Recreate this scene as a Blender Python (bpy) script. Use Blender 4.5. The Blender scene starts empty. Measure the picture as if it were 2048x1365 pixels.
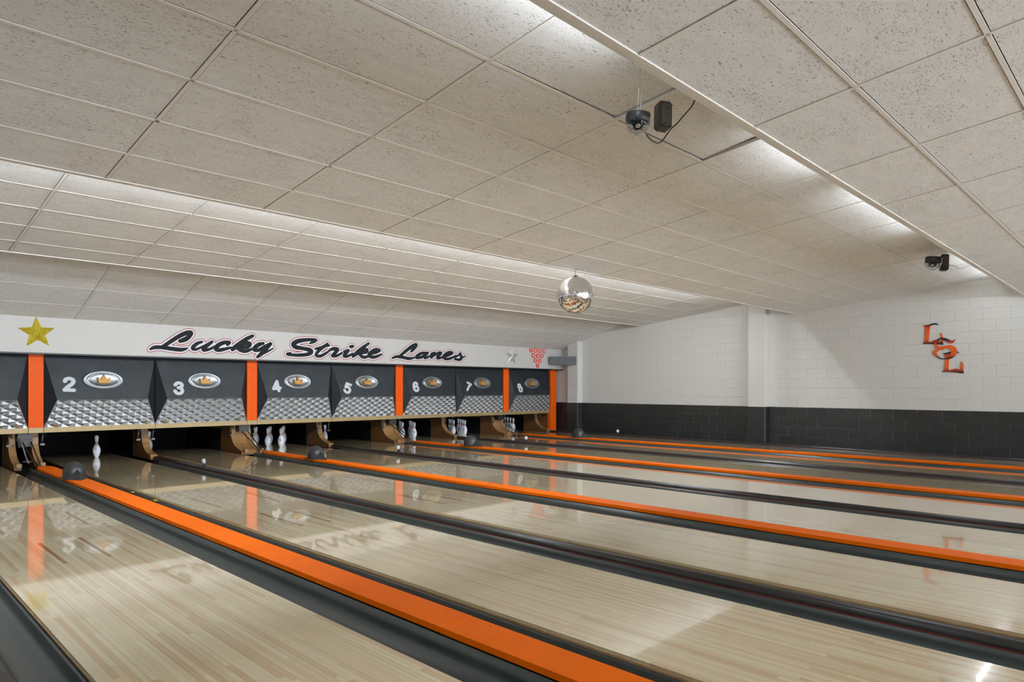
import bpy, bmesh, math, random
import numpy as np
from mathutils import Vector, Matrix
from mathutils.geometry import tessellate_polygon

random.seed(7)
PI = math.pi
SC = bpy.context.scene
COL = SC.collection

# ------------------------------------------------------------------ camera
cam_d = bpy.data.cameras.new('camera')
cam_d.sensor_width = 36.0
cam_d.lens = 36.0 * 1345.98 / 2048.0
cam_d.shift_y = (775.89 - 682.5) / 2048.0
cam_d.clip_start = 0.05
cam = bpy.data.objects.new('camera', cam_d)
COL.objects.link(cam)
cam.matrix_world = (Matrix.Translation((-2.0971, -12.3641, 1.21))
                    @ Matrix.Rotation(-math.radians(45.3564), 4, 'Z')
                    @ Matrix.Rotation(PI / 2, 4, 'X')
                    @ Matrix.Rotation(math.radians(0.0903), 4, 'Z'))
SC.camera = cam

# ------------------------------------------------------------------ world, exposure
world = bpy.data.worlds.new('world')
SC.world = world
world.use_nodes = True
world.node_tree.nodes['Background'].inputs[0].default_value = (0.9, 0.92, 1.0, 1)
world.node_tree.nodes['Background'].inputs[1].default_value = 0.02
SC.view_settings.view_transform = 'Standard'
SC.view_settings.look = 'None'
SC.view_settings.gamma = 1.0
SC.view_settings.use_curve_mapping = False
SC.view_settings.exposure = 0.36
SC.cycles.use_denoising = True
SC.cycles.max_bounces = 6
SC.cycles.diffuse_bounces = 4
SC.cycles.glossy_bounces = 4
SC.cycles.adaptive_threshold = 0.05
SC.cycles.sample_clamp_indirect = 4.0
TUBE, TUBE_WEAK = 98.0, 29.0    # emission of the fluorescent tubes: stronger in the middle row, weaker elsewhere
WIN_FILL = 17.0                     # daylight of the added, unseen windows behind the camera

# ------------------------------------------------------------------ measured layout (metres)
P = 3.36                       # pitch of a pair of lanes
LANE_W = 1.06
XW = 12.25                     # right wall
XL = -3.4                      # left wall (beside the photographer)
Y_FRONT, Y_BACK = -22.0, 2.5
LIPS = [(-10.54, 2.77), (-6.66, 2.765), (-2.78, 2.765)]
SLOPE = 0.115
GX0, GDX = -0.65, 1.2192       # ceiling grid lines across the room

def lane_x(n):                 # lane n = 1..8 -> left edge of its bed
    return 0.43 + (n - 2) // 2 * P if n % 2 == 0 else 2.03 + (n - 3) // 2 * P

# ------------------------------------------------------------------ materials
def srgb(r, g, b):
    f = lambda c: c / 12.92 if c <= 0.04045 else ((c + 0.055) / 1.055) ** 2.4
    return (f(r / 255), f(g / 255), f(b / 255), 1.0)

class NT:
    def __init__(s, name):
        s.m = bpy.data.materials.new(name); s.m.use_nodes = True
        s.t = s.m.node_tree; s.b = s.t.nodes['Principled BSDF']
    def n(s, typ, **kw):
        nd = s.t.nodes.new(typ)
        for k, v in kw.items(): setattr(nd, k, v)
        return nd
    def l(s, a, b): s.t.links.new(a, b)
    def set(s, **kw):
        names = dict(color='Base Color', rough='Roughness', metal='Metallic', spec='Specular IOR Level', coat='Coat Weight',
                     coat_rough='Coat Roughness', trans='Transmission Weight', ior='IOR', alpha='Alpha')
        for k, v in kw.items(): s.b.inputs[names[k]].default_value = v
        return s
    def math(s, op, a, b=None, c=None):
        nd = s.n('ShaderNodeMath', operation=op)
        for i, v in enumerate((a, b, c)):
            if v is None: continue
            if isinstance(v, (int, float)): nd.inputs[i].default_value = v
            else: s.l(v, nd.inputs[i])
        return nd.outputs[0]
    def mix(s, fac, a, b, mode='MIX'):
        nd = s.n('ShaderNodeMix', data_type='RGBA', blend_type=mode)
        for sock, v in ((nd.inputs[0], fac), (nd.inputs[6], a), (nd.inputs[7], b)):
            if isinstance(v, (int, float)) and not isinstance(v, bool): sock.default_value = v
            elif isinstance(v, tuple): sock.default_value = v
            else: s.l(v, sock)
        return nd.outputs[2]
    def ramp(s, fac, stops):
        nd = s.n('ShaderNodeValToRGB'); s.l(fac, nd.inputs[0])
        e = nd.color_ramp.elements
        while len(e) < len(stops): e.new(0.5)
        for el, (pos, c) in zip(e, stops):
            el.position = pos; el.color = c if len(c) == 4 else (*c, 1)
        return nd.outputs[0]
    def obj(s, scale=(1, 1, 1), rand=0.0):
        tc = s.n('ShaderNodeTexCoord'); mp = s.n('ShaderNodeMapping')
        mp.inputs['Scale'].default_value = scale
        s.l(tc.outputs['Object'], mp.inputs['Vector'])
        if rand:
            oi = s.n('ShaderNodeObjectInfo')
            cb = s.n('ShaderNodeCombineXYZ')
            s.l(s.math('MULTIPLY', oi.outputs['Random'], rand), cb.inputs[0])
            s.l(s.math('MULTIPLY', oi.outputs['Random'], rand * 1.7), cb.inputs[1])
            s.l(cb.outputs[0], mp.inputs['Location'])
        return mp.outputs[0]
    def noise(s, vec, scale, detail=3, rough=0.5, dist=0.0):
        nd = s.n('ShaderNodeTexNoise')
        nd.inputs['Scale'].default_value = scale; nd.inputs['Detail'].default_value = detail
        nd.inputs['Roughness'].default_value = rough; nd.inputs['Distortion'].default_value = dist
        s.l(vec, nd.inputs['Vector'])
        return nd.outputs['Fac']
    def bump(s, h, strength=0.2, dist=0.01):
        nd = s.n('ShaderNodeBump'); nd.inputs['Strength'].default_value = strength; nd.inputs['Distance'].default_value = dist
        s.l(h, nd.inputs['Height']); s.l(nd.outputs[0], s.b.inputs['Normal'])
        return nd

def plain(name, c, rough=0.5, metal=0.0, var=0.0, scale=6.0, bump=0.0, bscale=80.0, coat=0.0, spec=0.5):
    t = NT(name).set(color=c, rough=rough, metal=metal, coat=coat, spec=spec, coat_rough=0.08)
    if var or bump:
        v = t.obj(rand=31.0)
        if var:
            f = t.noise(v, scale, 4, 0.6)
            lo = tuple(x * (1 - var) for x in c[:3]) + (1,)
            hi = tuple(min(1, x * (1 + var)) for x in c[:3]) + (1,)
            t.l(t.ramp(f, [(0.3, lo), (0.7, hi)]), t.b.inputs['Base Color'])
        if bump:
            t.bump(t.noise(v, bscale, 3), bump, 0.004)
    return t.m

M = {}
M['tee'] = plain('ceiling tee', srgb(226, 222, 214), 0.45)
M['plaster'] = plain('white plaster', srgb(222, 219, 212), 0.8, var=0.02)
M['plenum'] = plain('dark plenum', srgb(70, 66, 60), 0.9)
M['valance'] = plain('valance paint', srgb(187, 183, 176), 0.5, var=0.012, scale=3)
M['charcoal'] = plain('charcoal panel', srgb(34, 39, 42), 0.45, var=0.3, scale=4.5, spec=0.25)
M['charcoal_side'] = plain('charcoal side', srgb(31, 34, 38), 0.5, var=0.1, spec=0.25)
M['dark_trim'] = plain('dark trim', srgb(44, 42, 40), 0.5)
M['silver'] = plain('pressed silver', srgb(186, 189, 191), 0.26, metal=0.9, var=0.05, scale=14)
M['silver_frame'] = plain('silver edging', srgb(190, 192, 194), 0.35, metal=0.8)
M['dish'] = plain('brushed dish', srgb(142, 146, 147), 0.34, metal=0.85, var=0.08, scale=20)
M['gold'] = plain('gold trim', srgb(160, 138, 96), 0.45, metal=0.3, var=0.05)
M['crown'] = plain('crown gold', srgb(178, 128, 58), 0.45, metal=0.3)
M['column'] = plain('orange column', srgb(226, 88, 16), 0.4, var=0.05, scale=9, spec=0.1, bump=0.15, bscale=60)
M['orange'] = plain('orange cover paint', srgb(226, 101, 2), 0.45, var=0.05, scale=5, spec=0.06)
M['screw'] = plain('dark screw', srgb(50, 30, 18), 0.5)
M['numeral'] = plain('grey white numeral', srgb(192, 194, 194), 0.5)
M['white'] = plain('white plastic', srgb(228, 228, 226), 0.4)
M['black'] = plain('black plastic', srgb(44, 45, 47), 0.42, var=0.08)
M['blackpit'] = plain('pit black', srgb(9, 9, 10), 0.8, var=0.2, spec=0.2)
M['cap'] = plain('black capping', srgb(38, 37, 36), 0.28, var=0.25, scale=30, bump=0.1, bscale=40)
M['redline'] = plain('dark red base', srgb(112, 42, 30), 0.5, var=0.15)
M['orangeline'] = plain('orange under edge', srgb(150, 62, 18), 0.5)
M['gutter'] = plain('gutter grey', srgb(59, 65, 62), 0.32, var=0.07, scale=3, bump=0.04, bscale=10)
M['side_brown'] = plain('lane side brown', srgb(74, 48, 26), 0.5, var=0.25, scale=20)
M['tan'] = plain('tan laminate', srgb(176, 140, 92), 0.5, var=0.15, scale=20)
M['wood_kick'] = plain('kickback wood', srgb(104, 68, 34), 0.5, var=0.22, scale=9)
M['wood_face'] = plain('curved wood face', srgb(152, 114, 70), 0.45, var=0.16, scale=8)
M['steel'] = plain('dull steel', srgb(88, 85, 78), 0.4, metal=0.7, var=0.1)
M['dark_steel'] = plain('dark steel', srgb(60, 58, 56), 0.45, metal=0.6)
M['pin'] = plain('pin white', srgb(236, 236, 238), 0.2, coat=0.5)
M['pin_red'] = plain('pin stripe red', srgb(158, 30, 48), 0.3)
M['pin_blue'] = plain('pin mark blue', srgb(44, 62, 118), 0.35)
M['red'] = plain('decal red', srgb(206, 62, 44), 0.45)
M['letter_red'] = plain('outline red', srgb(150, 24, 36), 0.5)
M['letter_white'] = plain('halo white', srgb(212, 211, 208), 0.5)
M['foam'] = plain('charcoal foam', srgb(96, 97, 98), 0.85, var=0.3, scale=40)
M['housing'] = plain('fixture white', srgb(235, 234, 230), 0.5)
M['speaker'] = plain('speaker cabinet', srgb(58, 55, 50), 0.5, var=0.08)
M['speaker_face'] = plain('speaker face', srgb(84, 80, 74), 0.5, var=0.05)
M['cable'] = plain('black cable', srgb(34, 32, 31), 0.5)
M['yellow'] = plain('yellow sticker', srgb(196, 190, 40), 0.5)
M['floor_dark'] = plain('sub floor', srgb(40, 38, 36), 0.8)
M['wall_plain'] = plain('painted wall', srgb(205, 203, 198), 0.6, var=0.02)
M['marker'] = plain('dark marker board', srgb(150, 104, 46), 0.2, var=0.12, scale=12, coat=1.0)
M['approach'] = plain('approach wood', srgb(190, 160, 116), 0.2, var=0.1, scale=3)

def m_letter():
    t = NT('speckled black letter').set(rough=0.6, spec=0.08)
    f = t.noise(t.obj(), 160, 2, 0.7)
    t.l(t.ramp(f, [(0.50, srgb(22, 23, 26)), (0.60, srgb(30, 32, 36)), (0.70, srgb(110, 114, 120))]), t.b.inputs['Base Color'])
    return t.m
M['letter'] = m_letter()

def m_glitter(name, lo, mid, hi):
    t = NT(name).set(rough=0.35, metal=0.6)
    f = t.noise(t.obj(), 120, 2, 0.8)
    t.l(t.ramp(f, [(0.36, lo), (0.5, mid), (0.66, hi)]), t.b.inputs['Base Color'])
    t.bump(f, 0.8, 0.006)
    return t.m
M['star_gold'] = m_glitter('gold glitter', srgb(96, 80, 8), srgb(196, 170, 24), srgb(250, 235, 90))
M['star_silver'] = m_glitter('silver foil', srgb(120, 116, 112), srgb(190, 187, 183), srgb(240, 239, 237))

def m_tile():
    t = NT('fissured ceiling tile').set(rough=0.9, spec=0.2)
    v = t.obj((0.42, 1.45, 1.0), rand=47.0)
    a = t.noise(v, 82, 2.5, 0.6, 1.4)
    zone = t.noise(t.obj((1, 1, 1), rand=19.0), 2.2, 2, 0.5)
    thr = t.math('MULTIPLY_ADD', zone, -0.17, 0.715)
    mark = t.math('GREATER_THAN', a, thr)
    soft = t.noise(v, 9, 3, 0.5)
    base = t.ramp(soft, [(0.3, srgb(220, 219, 215)), (0.7, srgb(229, 228, 224))])
    t.l(t.mix(mark, base, srgb(146, 138, 128)), t.b.inputs['Base Color'])
    t.bump(t.noise(v, 90, 3, 0.6), 0.35, 0.004)
    return t.m
M['tile'] = m_tile()

def m_block(name, c, rough, var):
    t = NT(name).set(rough=rough)
    v = t.obj(rand=53.0)
    f = t.noise(v, 3.5, 3, 0.6)
    lo = tuple(x * (1 - var) for x in c[:3]) + (1,); hi = tuple(min(1, x * (1 + var)) for x in c[:3]) + (1,)
    oi = t.n('ShaderNodeObjectInfo')
    fac = t.math('ADD', t.math('MULTIPLY', f, 0.75), t.math('MULTIPLY', oi.outputs['Random'], 0.25))
    t.l(t.ramp(fac, [(0.25, lo), (0.75, hi)]), t.b.inputs['Base Color'])
    t.bump(t.noise(v, 110, 3, 0.65), 0.35, 0.004)
    return t.m
M['block_white'] = m_block('white painted block', srgb(206, 203, 195), 0.5, 0.014)
M['block_black'] = m_block('black painted block', srgb(38, 38, 36), 0.42, 0.22)
M['joint_white'] = plain('white painted joint', srgb(206, 203, 195), 0.6)
M['joint_black'] = plain('black painted joint', srgb(76, 76, 72), 0.5, var=0.35, scale=9)

def m_board():
    t = NT('lane maple board').set(rough=0.13, spec=0.5, coat=1.0, coat_rough=0.03)
    tc = t.n('ShaderNodeTexCoord'); sx = t.n('ShaderNodeSeparateXYZ'); t.l(tc.outputs['Object'], sx.inputs[0])
    oi = t.n('ShaderNodeObjectInfo'); r = oi.outputs['Random']
    seg = t.math('FLOOR', t.math('ADD', t.math('MULTIPLY', sx.outputs['Y'], 0.95), t.math('MULTIPLY', r, 37.0)))
    wn = t.n('ShaderNodeTexWhiteNoise', noise_dimensions='2D'); cb = t.n('ShaderNodeCombineXYZ')
    t.l(seg, cb.inputs[0]); t.l(t.math('MULTIPLY', r, 91.0), cb.inputs[1]); t.l(cb.outputs[0], wn.inputs['Vector'])
    base = t.ramp(wn.outputs['Value'], [(0.0, srgb(220, 208, 172)), (0.4, srgb(215, 201, 164)), (0.62, srgb(212, 195, 157)), (0.85, srgb(206, 183, 144)), (1.0, srgb(199, 171, 132))])
    v = t.obj((60.0, 1.0, 1.0), rand=77.0)
    g = t.noise(v, 3.2, 4, 0.65, 0.4)
    t.l(t.mix(t.math('MULTIPLY', g, 0.40), base, srgb(172, 142, 106)), t.b.inputs['Base Color'])
    w = t.noise(t.obj((1.6, 0.25, 1.0), rand=13.0), 3.0, 1, 0.4)
    t.bump(w, 0.007, 0.006)
    return t.m
M['board'] = m_board()

def m_glass():
    t = NT('clear dome').set(color=(0.95, 0.96, 0.97, 1), rough=0.03, trans=1.0, ior=1.2)
    return t.m
M['glass'] = m_glass()
def m_mirror():
    t = NT('mirror tiles').set(color=srgb(238, 238, 238), rough=0.09, metal=1.0)
    return t.m
M['mirror'] = m_mirror()
def m_emit(name, k):
    t = NT(name)
    t.b.inputs['Base Color'].default_value = (1, 1, 1, 1)
    t.b.inputs['Emission Color'].default_value = (0.90, 0.98, 1.08, 1)
    t.b.inputs['Emission Strength'].default_value = k
    return t.m
M['tube'] = m_emit('fluorescent tube', TUBE)
M['tube_old'] = m_emit('aged fluorescent tube', TUBE_WEAK)
def m_fill():  # glow of the added windows, fill from behind the camera
    t = NT('daylight pane')
    t.b.inputs['Base Color'].default_value = (0.5, 0.5, 0.5, 1)
    t.b.inputs['Emission Color'].default_value = (0.84, 0.96, 1.13, 1)
    t.b.inputs['Emission Strength'].default_value = WIN_FILL
    return t.m
M['daylight'] = m_fill()
def m_mono(name, stops):
    t = NT(name).set(rough=0.4)
    tc = t.n('ShaderNodeTexCoord'); sx = t.n('ShaderNodeSeparateXYZ'); t.l(tc.outputs['Generated'], sx.inputs[0])
    t.l(t.ramp(sx.outputs['Z'], stops), t.b.inputs['Base Color'])
    return t.m
M['mono'] = m_mono('orange black letter paint', [(0.0, srgb(34, 24, 22)), (0.07, srgb(40, 28, 26)), (0.16, srgb(168, 52, 14)), (0.3, srgb(222, 88, 8)), (0.66, srgb(220, 84, 10)), (0.84, srgb(196, 52, 20)), (0.92, srgb(46, 32, 32)), (1.0, srgb(34, 30, 32))])
M['mono_s'] = m_mono('orange black curl paint', [(0.0, srgb(34, 24, 22)), (0.07, srgb(44, 28, 24)), (0.20, srgb(216, 84, 8)), (0.68, srgb(222, 88, 10)), (0.74, srgb(196, 60, 24)), (0.82, srgb(150, 50, 30)), (0.90, srgb(46, 32, 32)), (1.0, srgb(34, 30, 32))])

# ------------------------------------------------------------------ mesh helpers
class MB:
    def __init__(s): s.v = []; s.f = []; s.sm = []
    def add(s, vs, fs, smooth=False):
        o = len(s.v); s.v += [tuple(v) for v in vs]
        for f in fs: s.f.append([i + o for i in f]); s.sm.append(smooth)
        return s
    def box(s, x0, x1, y0, y1, z0, z1):
        return s.add([(x0, y0, z0), (x1, y0, z0), (x1, y1, z0), (x0, y1, z0), (x0, y0, z1), (x1, y0, z1), (x1, y1, z1), (x0, y1, z1)],
                     [(0, 3, 2, 1), (4, 5, 6, 7), (0, 1, 5, 4), (1, 2, 6, 5), (2, 3, 7, 6), (3, 0, 4, 7)])
    def prism(s, poly, a, b, axis='x'):
        """polygon of (p, q) extruded along axis from a to b (x: (y, z); y: (x, z); z: (x, y))"""
        def pt(p, q, w): return (w, p, q) if axis == 'x' else ((p, w, q) if axis == 'y' else (p, q, w))
        n = len(poly)
        vs = [pt(p, q, a) for p, q in poly] + [pt(p, q, b) for p, q in poly]
        tris = tessellate_polygon([[Vector((p, q, 0)) for p, q in poly]])
        fs = [tuple(t) for t in tris] + [tuple(i + n for i in reversed(t)) for t in tris]
        fs += [(i, (i + 1) % n, n + (i + 1) % n, n + i) for i in range(n)]
        return s.add(vs, fs)
    def lathe(s, prof, n=16, cx=0, cy=0, sx=1.0, sy=1.0, smooth=True):
        vs = []; fs = []
        for r, z in prof:
            for k in range(n):
                a = 2 * PI * k / n
                vs.append((cx + r * sx * math.cos(a), cy + r * sy * math.sin(a), z))
        for i in range(len(prof) - 1):
            for k in range(n):
                fs.append((i * n + k, i * n + (k + 1) % n, (i + 1) * n + (k + 1) % n, (i + 1) * n + k))
        return s.add(vs, fs, smooth)
    def tube(s, path, r, n=6, smooth=True, cap=True):
        pts = [Vector(q) for q in path]; vs = []; fs = []
        for i, q in enumerate(pts):
            d = (pts[min(i + 1, len(pts) - 1)] - pts[max(i - 1, 0)]).normalized()
            u = d.cross(Vector((0, 0, 1)))
            if u.length < 1e-3: u = d.cross(Vector((1, 0, 0)))
            u.normalize(); w = d.cross(u)
            for k in range(n):
                a = 2 * PI * k / n
                vs.append(q + u * (r * math.cos(a)) + w * (r * math.sin(a)))
        for i in range(len(pts) - 1):
            for k in range(n): fs.append((i * n + k, i * n + (k + 1) % n, (i + 1) * n + (k + 1) % n, (i + 1) * n + k))
        if cap:
            fs.append(tuple(range(n))); fs.append(tuple((len(pts) - 1) * n + k for k in reversed(range(n))))
        return s.add(vs, fs, smooth)
    def sweep(s, prof, y0, y1, smooth=True):
        """open profile of (x, z) swept along y"""
        n = len(prof)
        return s.add([(x, y0, z) for x, z in prof] + [(x, y1, z) for x, z in prof], [(i, i + 1, n + i + 1, n + i) for i in range(n - 1)], smooth)
    def mesh(s, name, mat, fixn=True):
        me = bpy.data.meshes.new(name)
        me.from_pydata(s.v, [], s.f)
        if any(s.sm): me.polygons.foreach_set('use_smooth', s.sm)
        if fixn:
            bm = bmesh.new(); bm.from_mesh(me); bmesh.ops.recalc_face_normals(bm, faces=bm.faces); bm.to_mesh(me); bm.free()
        me.materials.append(M[mat]); me.update()
        return me
    def build(s, name, mat, parent=None, loc=None, rot=None, fixn=True):
        return place(name, s.mesh(name, mat, fixn), parent, loc, rot)

def place(name, me, parent=None, loc=None, rot=None):
    o = bpy.data.objects.new(name, me); COL.objects.link(o)
    if parent: o.parent = parent
    if loc is not None: o.location = loc
    if rot is not None: o.rotation_euler = rot
    return o

def empty(name, loc=(0, 0, 0), rot=(0, 0, 0), parent=None):
    o = bpy.data.objects.new(name, None); COL.objects.link(o)
    o.location = loc; o.rotation_euler = rot; o.empty_display_size = 0.1
    if parent: o.parent = parent
    return o

def tag(o, label=None, cat=None, group=None, kind=None):
    for k, v in (('label', label), ('category', cat), ('group', group), ('kind', kind)):
        if v: o[k] = v
    return o

def copy_tree(o, parent=None):
    c = o.copy(); COL.objects.link(c); c.parent = parent
    for ch in list(o.children): copy_tree(ch, c)
    return c

DIGITS = {      # bold sans numerals as strokes in a box of height 1
    '1': [[(-0.16, 0.26), (0.04, 0.40), (0.04, -0.40)]],
    '2': [[(-0.22, 0.20), (-0.17, 0.33), (0.0, 0.40), (0.18, 0.33), (0.22, 0.18), (0.14, 0.02), (-0.06, -0.16), (-0.24, -0.39)], [(-0.22, -0.39), (0.24, -0.39)]],
    '3': [[(-0.22, 0.24), (-0.12, 0.37), (0.04, 0.40), (0.18, 0.32), (0.20, 0.18), (0.10, 0.06), (-0.02, 0.04)], [(0.0, 0.04), (0.15, 0.0), (0.23, -0.16), (0.18, -0.32), (0.02, -0.40), (-0.14, -0.36), (-0.24, -0.22)]],
    '4': [[(0.12, -0.40), (0.12, 0.39)], [(0.10, 0.38), (-0.27, -0.16)], [(-0.27, -0.18), (0.28, -0.18)]],
    '5': [[(0.21, 0.39), (-0.16, 0.39)], [(-0.15, 0.38), (-0.20, 0.02)], [(-0.19, 0.02), (-0.04, 0.12), (0.12, 0.09), (0.23, -0.06), (0.22, -0.24), (0.10, -0.38), (-0.08, -0.40), (-0.24, -0.28)]],
    '6': [[(0.21, 0.24), (0.10, 0.38), (-0.06, 0.38), (-0.19, 0.24), (-0.24, 0.0), (-0.22, -0.22), (-0.10, -0.38), (0.08, -0.40), (0.21, -0.28), (0.22, -0.10), (0.10, 0.04), (-0.06, 0.04), (-0.20, -0.08)]],
    '7': [[(-0.22, 0.38), (0.22, 0.38)], [(0.22, 0.37), (0.04, 0.06), (-0.06, -0.40)]],
    '8': [[(0.0, 0.05), (-0.16, 0.12), (-0.18, 0.28), (-0.06, 0.40), (0.06, 0.40), (0.18, 0.28), (0.16, 0.12), (0.0, 0.05)], [(0.0, 0.05), (-0.18, -0.04), (-0.23, -0.20), (-0.14, -0.36), (0.0, -0.40), (0.14, -0.36), (0.23, -0.20), (0.18, -0.04), (0.0, 0.05)]],
    '9': [[(-0.21, -0.24), (-0.10, -0.38), (0.06, -0.38), (0.19, -0.24), (0.24, 0.0), (0.22, 0.22), (0.10, 0.38), (-0.08, 0.40), (-0.21, 0.28), (-0.22, 0.10), (-0.10, -0.04), (0.06, -0.04), (0.20, 0.08)]],
    '0': [[(0.0, 0.40), (-0.16, 0.32), (-0.22, 0.0), (-0.16, -0.32), (0.0, -0.40), (0.16, -0.32), (0.22, 0.0), (0.16, 0.32), (0.0, 0.40)]]}

def spline(pts, sub=6):
    out = []
    n = len(pts)
    for i in range(n - 1):
        p0, p1, p2, p3 = pts[max(i - 1, 0)], pts[i], pts[i + 1], pts[min(i + 2, n - 1)]
        for k in range(sub):
            t = k / sub
            out.append(tuple(0.5 * (2 * b + (c - a) * t + (2 * a - 5 * b + 4 * c - d) * t * t + (3 * b - a - 3 * c + d) * t ** 3) for a, b, c, d in zip(p0, p1, p2, p3)))
    out.append(pts[-1])
    return out

def brush_field(strokes, cell, pad, curve=True):
    """signed distance (negative inside) to brush strokes of (p, q, half width), sampled on a grid"""
    segs = []
    for st in strokes:
        sp = spline(st, 5) if curve else st
        segs += list(zip(sp, sp[1:]))
    S = np.array([[*a, *b] for a, b in segs])
    h = max(S[:, 2].max(), S[:, 5].max()) + pad + 2 * cell
    p0, q0 = min(S[:, 0].min(), S[:, 3].min()) - h, min(S[:, 1].min(), S[:, 4].min()) - h
    p1, q1 = max(S[:, 0].max(), S[:, 3].max()) + h, max(S[:, 1].max(), S[:, 4].max()) + h
    ps, qs = np.arange(p0, p1, cell), np.arange(q0, q1, cell)
    G = np.full((len(ps), len(qs)), 9.0)
    PX, QX = np.meshgrid(ps, qs, indexing='ij')
    for ax, ay, ah, bx, by, bh in S:
        dx, dy = bx - ax, by - ay; L2 = dx * dx + dy * dy + 1e-12
        t = np.clip(((PX - ax) * dx + (QX - ay) * dy) / L2, 0, 1)
        d = np.hypot(PX - ax - t * dx, QX - ay - t * dy) - np.maximum(0.003, ah + (bh - ah) * t)
        np.minimum(G, d, out=G)
    return ps, qs, G

def field_mesh(mb, field, grow, pt):
    """flat mesh of the area where the field is below grow (marching squares), one layer, no overlaps"""
    ps, qs, G = field
    G = G - grow
    ins = G < 0
    vid = {}
    def v(key, p, q):
        if key not in vid:
            vid[key] = len(mb.v); mb.v.append(tuple(pt(p, q)))
        return vid[key]
    def corner(i, j): return v((i, j), ps[i], qs[j])
    def cross(i, j, i2, j2):
        if (i2, j2) < (i, j): i, j, i2, j2 = i2, j2, i, j
        t = G[i, j] / (G[i, j] - G[i2, j2])
        return v((i, j, i2, j2), ps[i] + (ps[i2] - ps[i]) * t, qs[j] + (qs[j2] - qs[j]) * t)
    cnt = ins[:-1, :-1].astype(int) + ins[1:, :-1] + ins[1:, 1:] + ins[:-1, 1:]
    full = cnt == 4
    for i in range(full.shape[0]):          # inner cells merged into runs
        j = 0; row = full[i]
        while j < len(row):
            if not row[j]: j += 1; continue
            k = j
            while k < len(row) and row[k]: k += 1
            mb.f.append([corner(i, j), corner(i + 1, j), corner(i + 1, k), corner(i, k)]); mb.sm.append(False)
            j = k
    for i, j in zip(*np.nonzero((cnt > 0) & (cnt < 4))):
        cs = [(i, j), (i + 1, j), (i + 1, j + 1), (i, j + 1)]
        poly = []
        for a in range(4):
            c, d = cs[a], cs[(a + 1) % 4]
            if ins[c]: poly.append(corner(*c))
            if ins[c] != ins[d]: poly.append(cross(*c, *d))
        if len(poly) > 2: mb.f.append(poly); mb.sm.append(False)
    return mb

_txt = {}
def text_mesh(num, mat, bold=0.115):
    """flat numeral, height 1, centred, facing +Z"""
    if (num, mat, bold) not in _txt:
        st = []
        for k, ch in enumerate(num):
            dx = (k - (len(num) - 1) / 2) * 0.62
            st += [[(a + dx, b, bold) for a, b in (spline(q, 4) if ch in '2356890' and len(q) > 3 else q)] for q in DIGITS[ch]]
        mb = field_mesh(MB(), brush_field(st, 0.02, 0.0, False), 0.0, lambda p, q: (p, q, 0.0))
        _txt[(num, mat, bold)] = mb.mesh('numeral', mat, fixn=False)
    return _txt[(num, mat, bold)]
FACE = (PI / 2, 0, 0)           # turns a glyph (facing +Z) to face the bowler (-Y), reading left to right along +X


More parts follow.
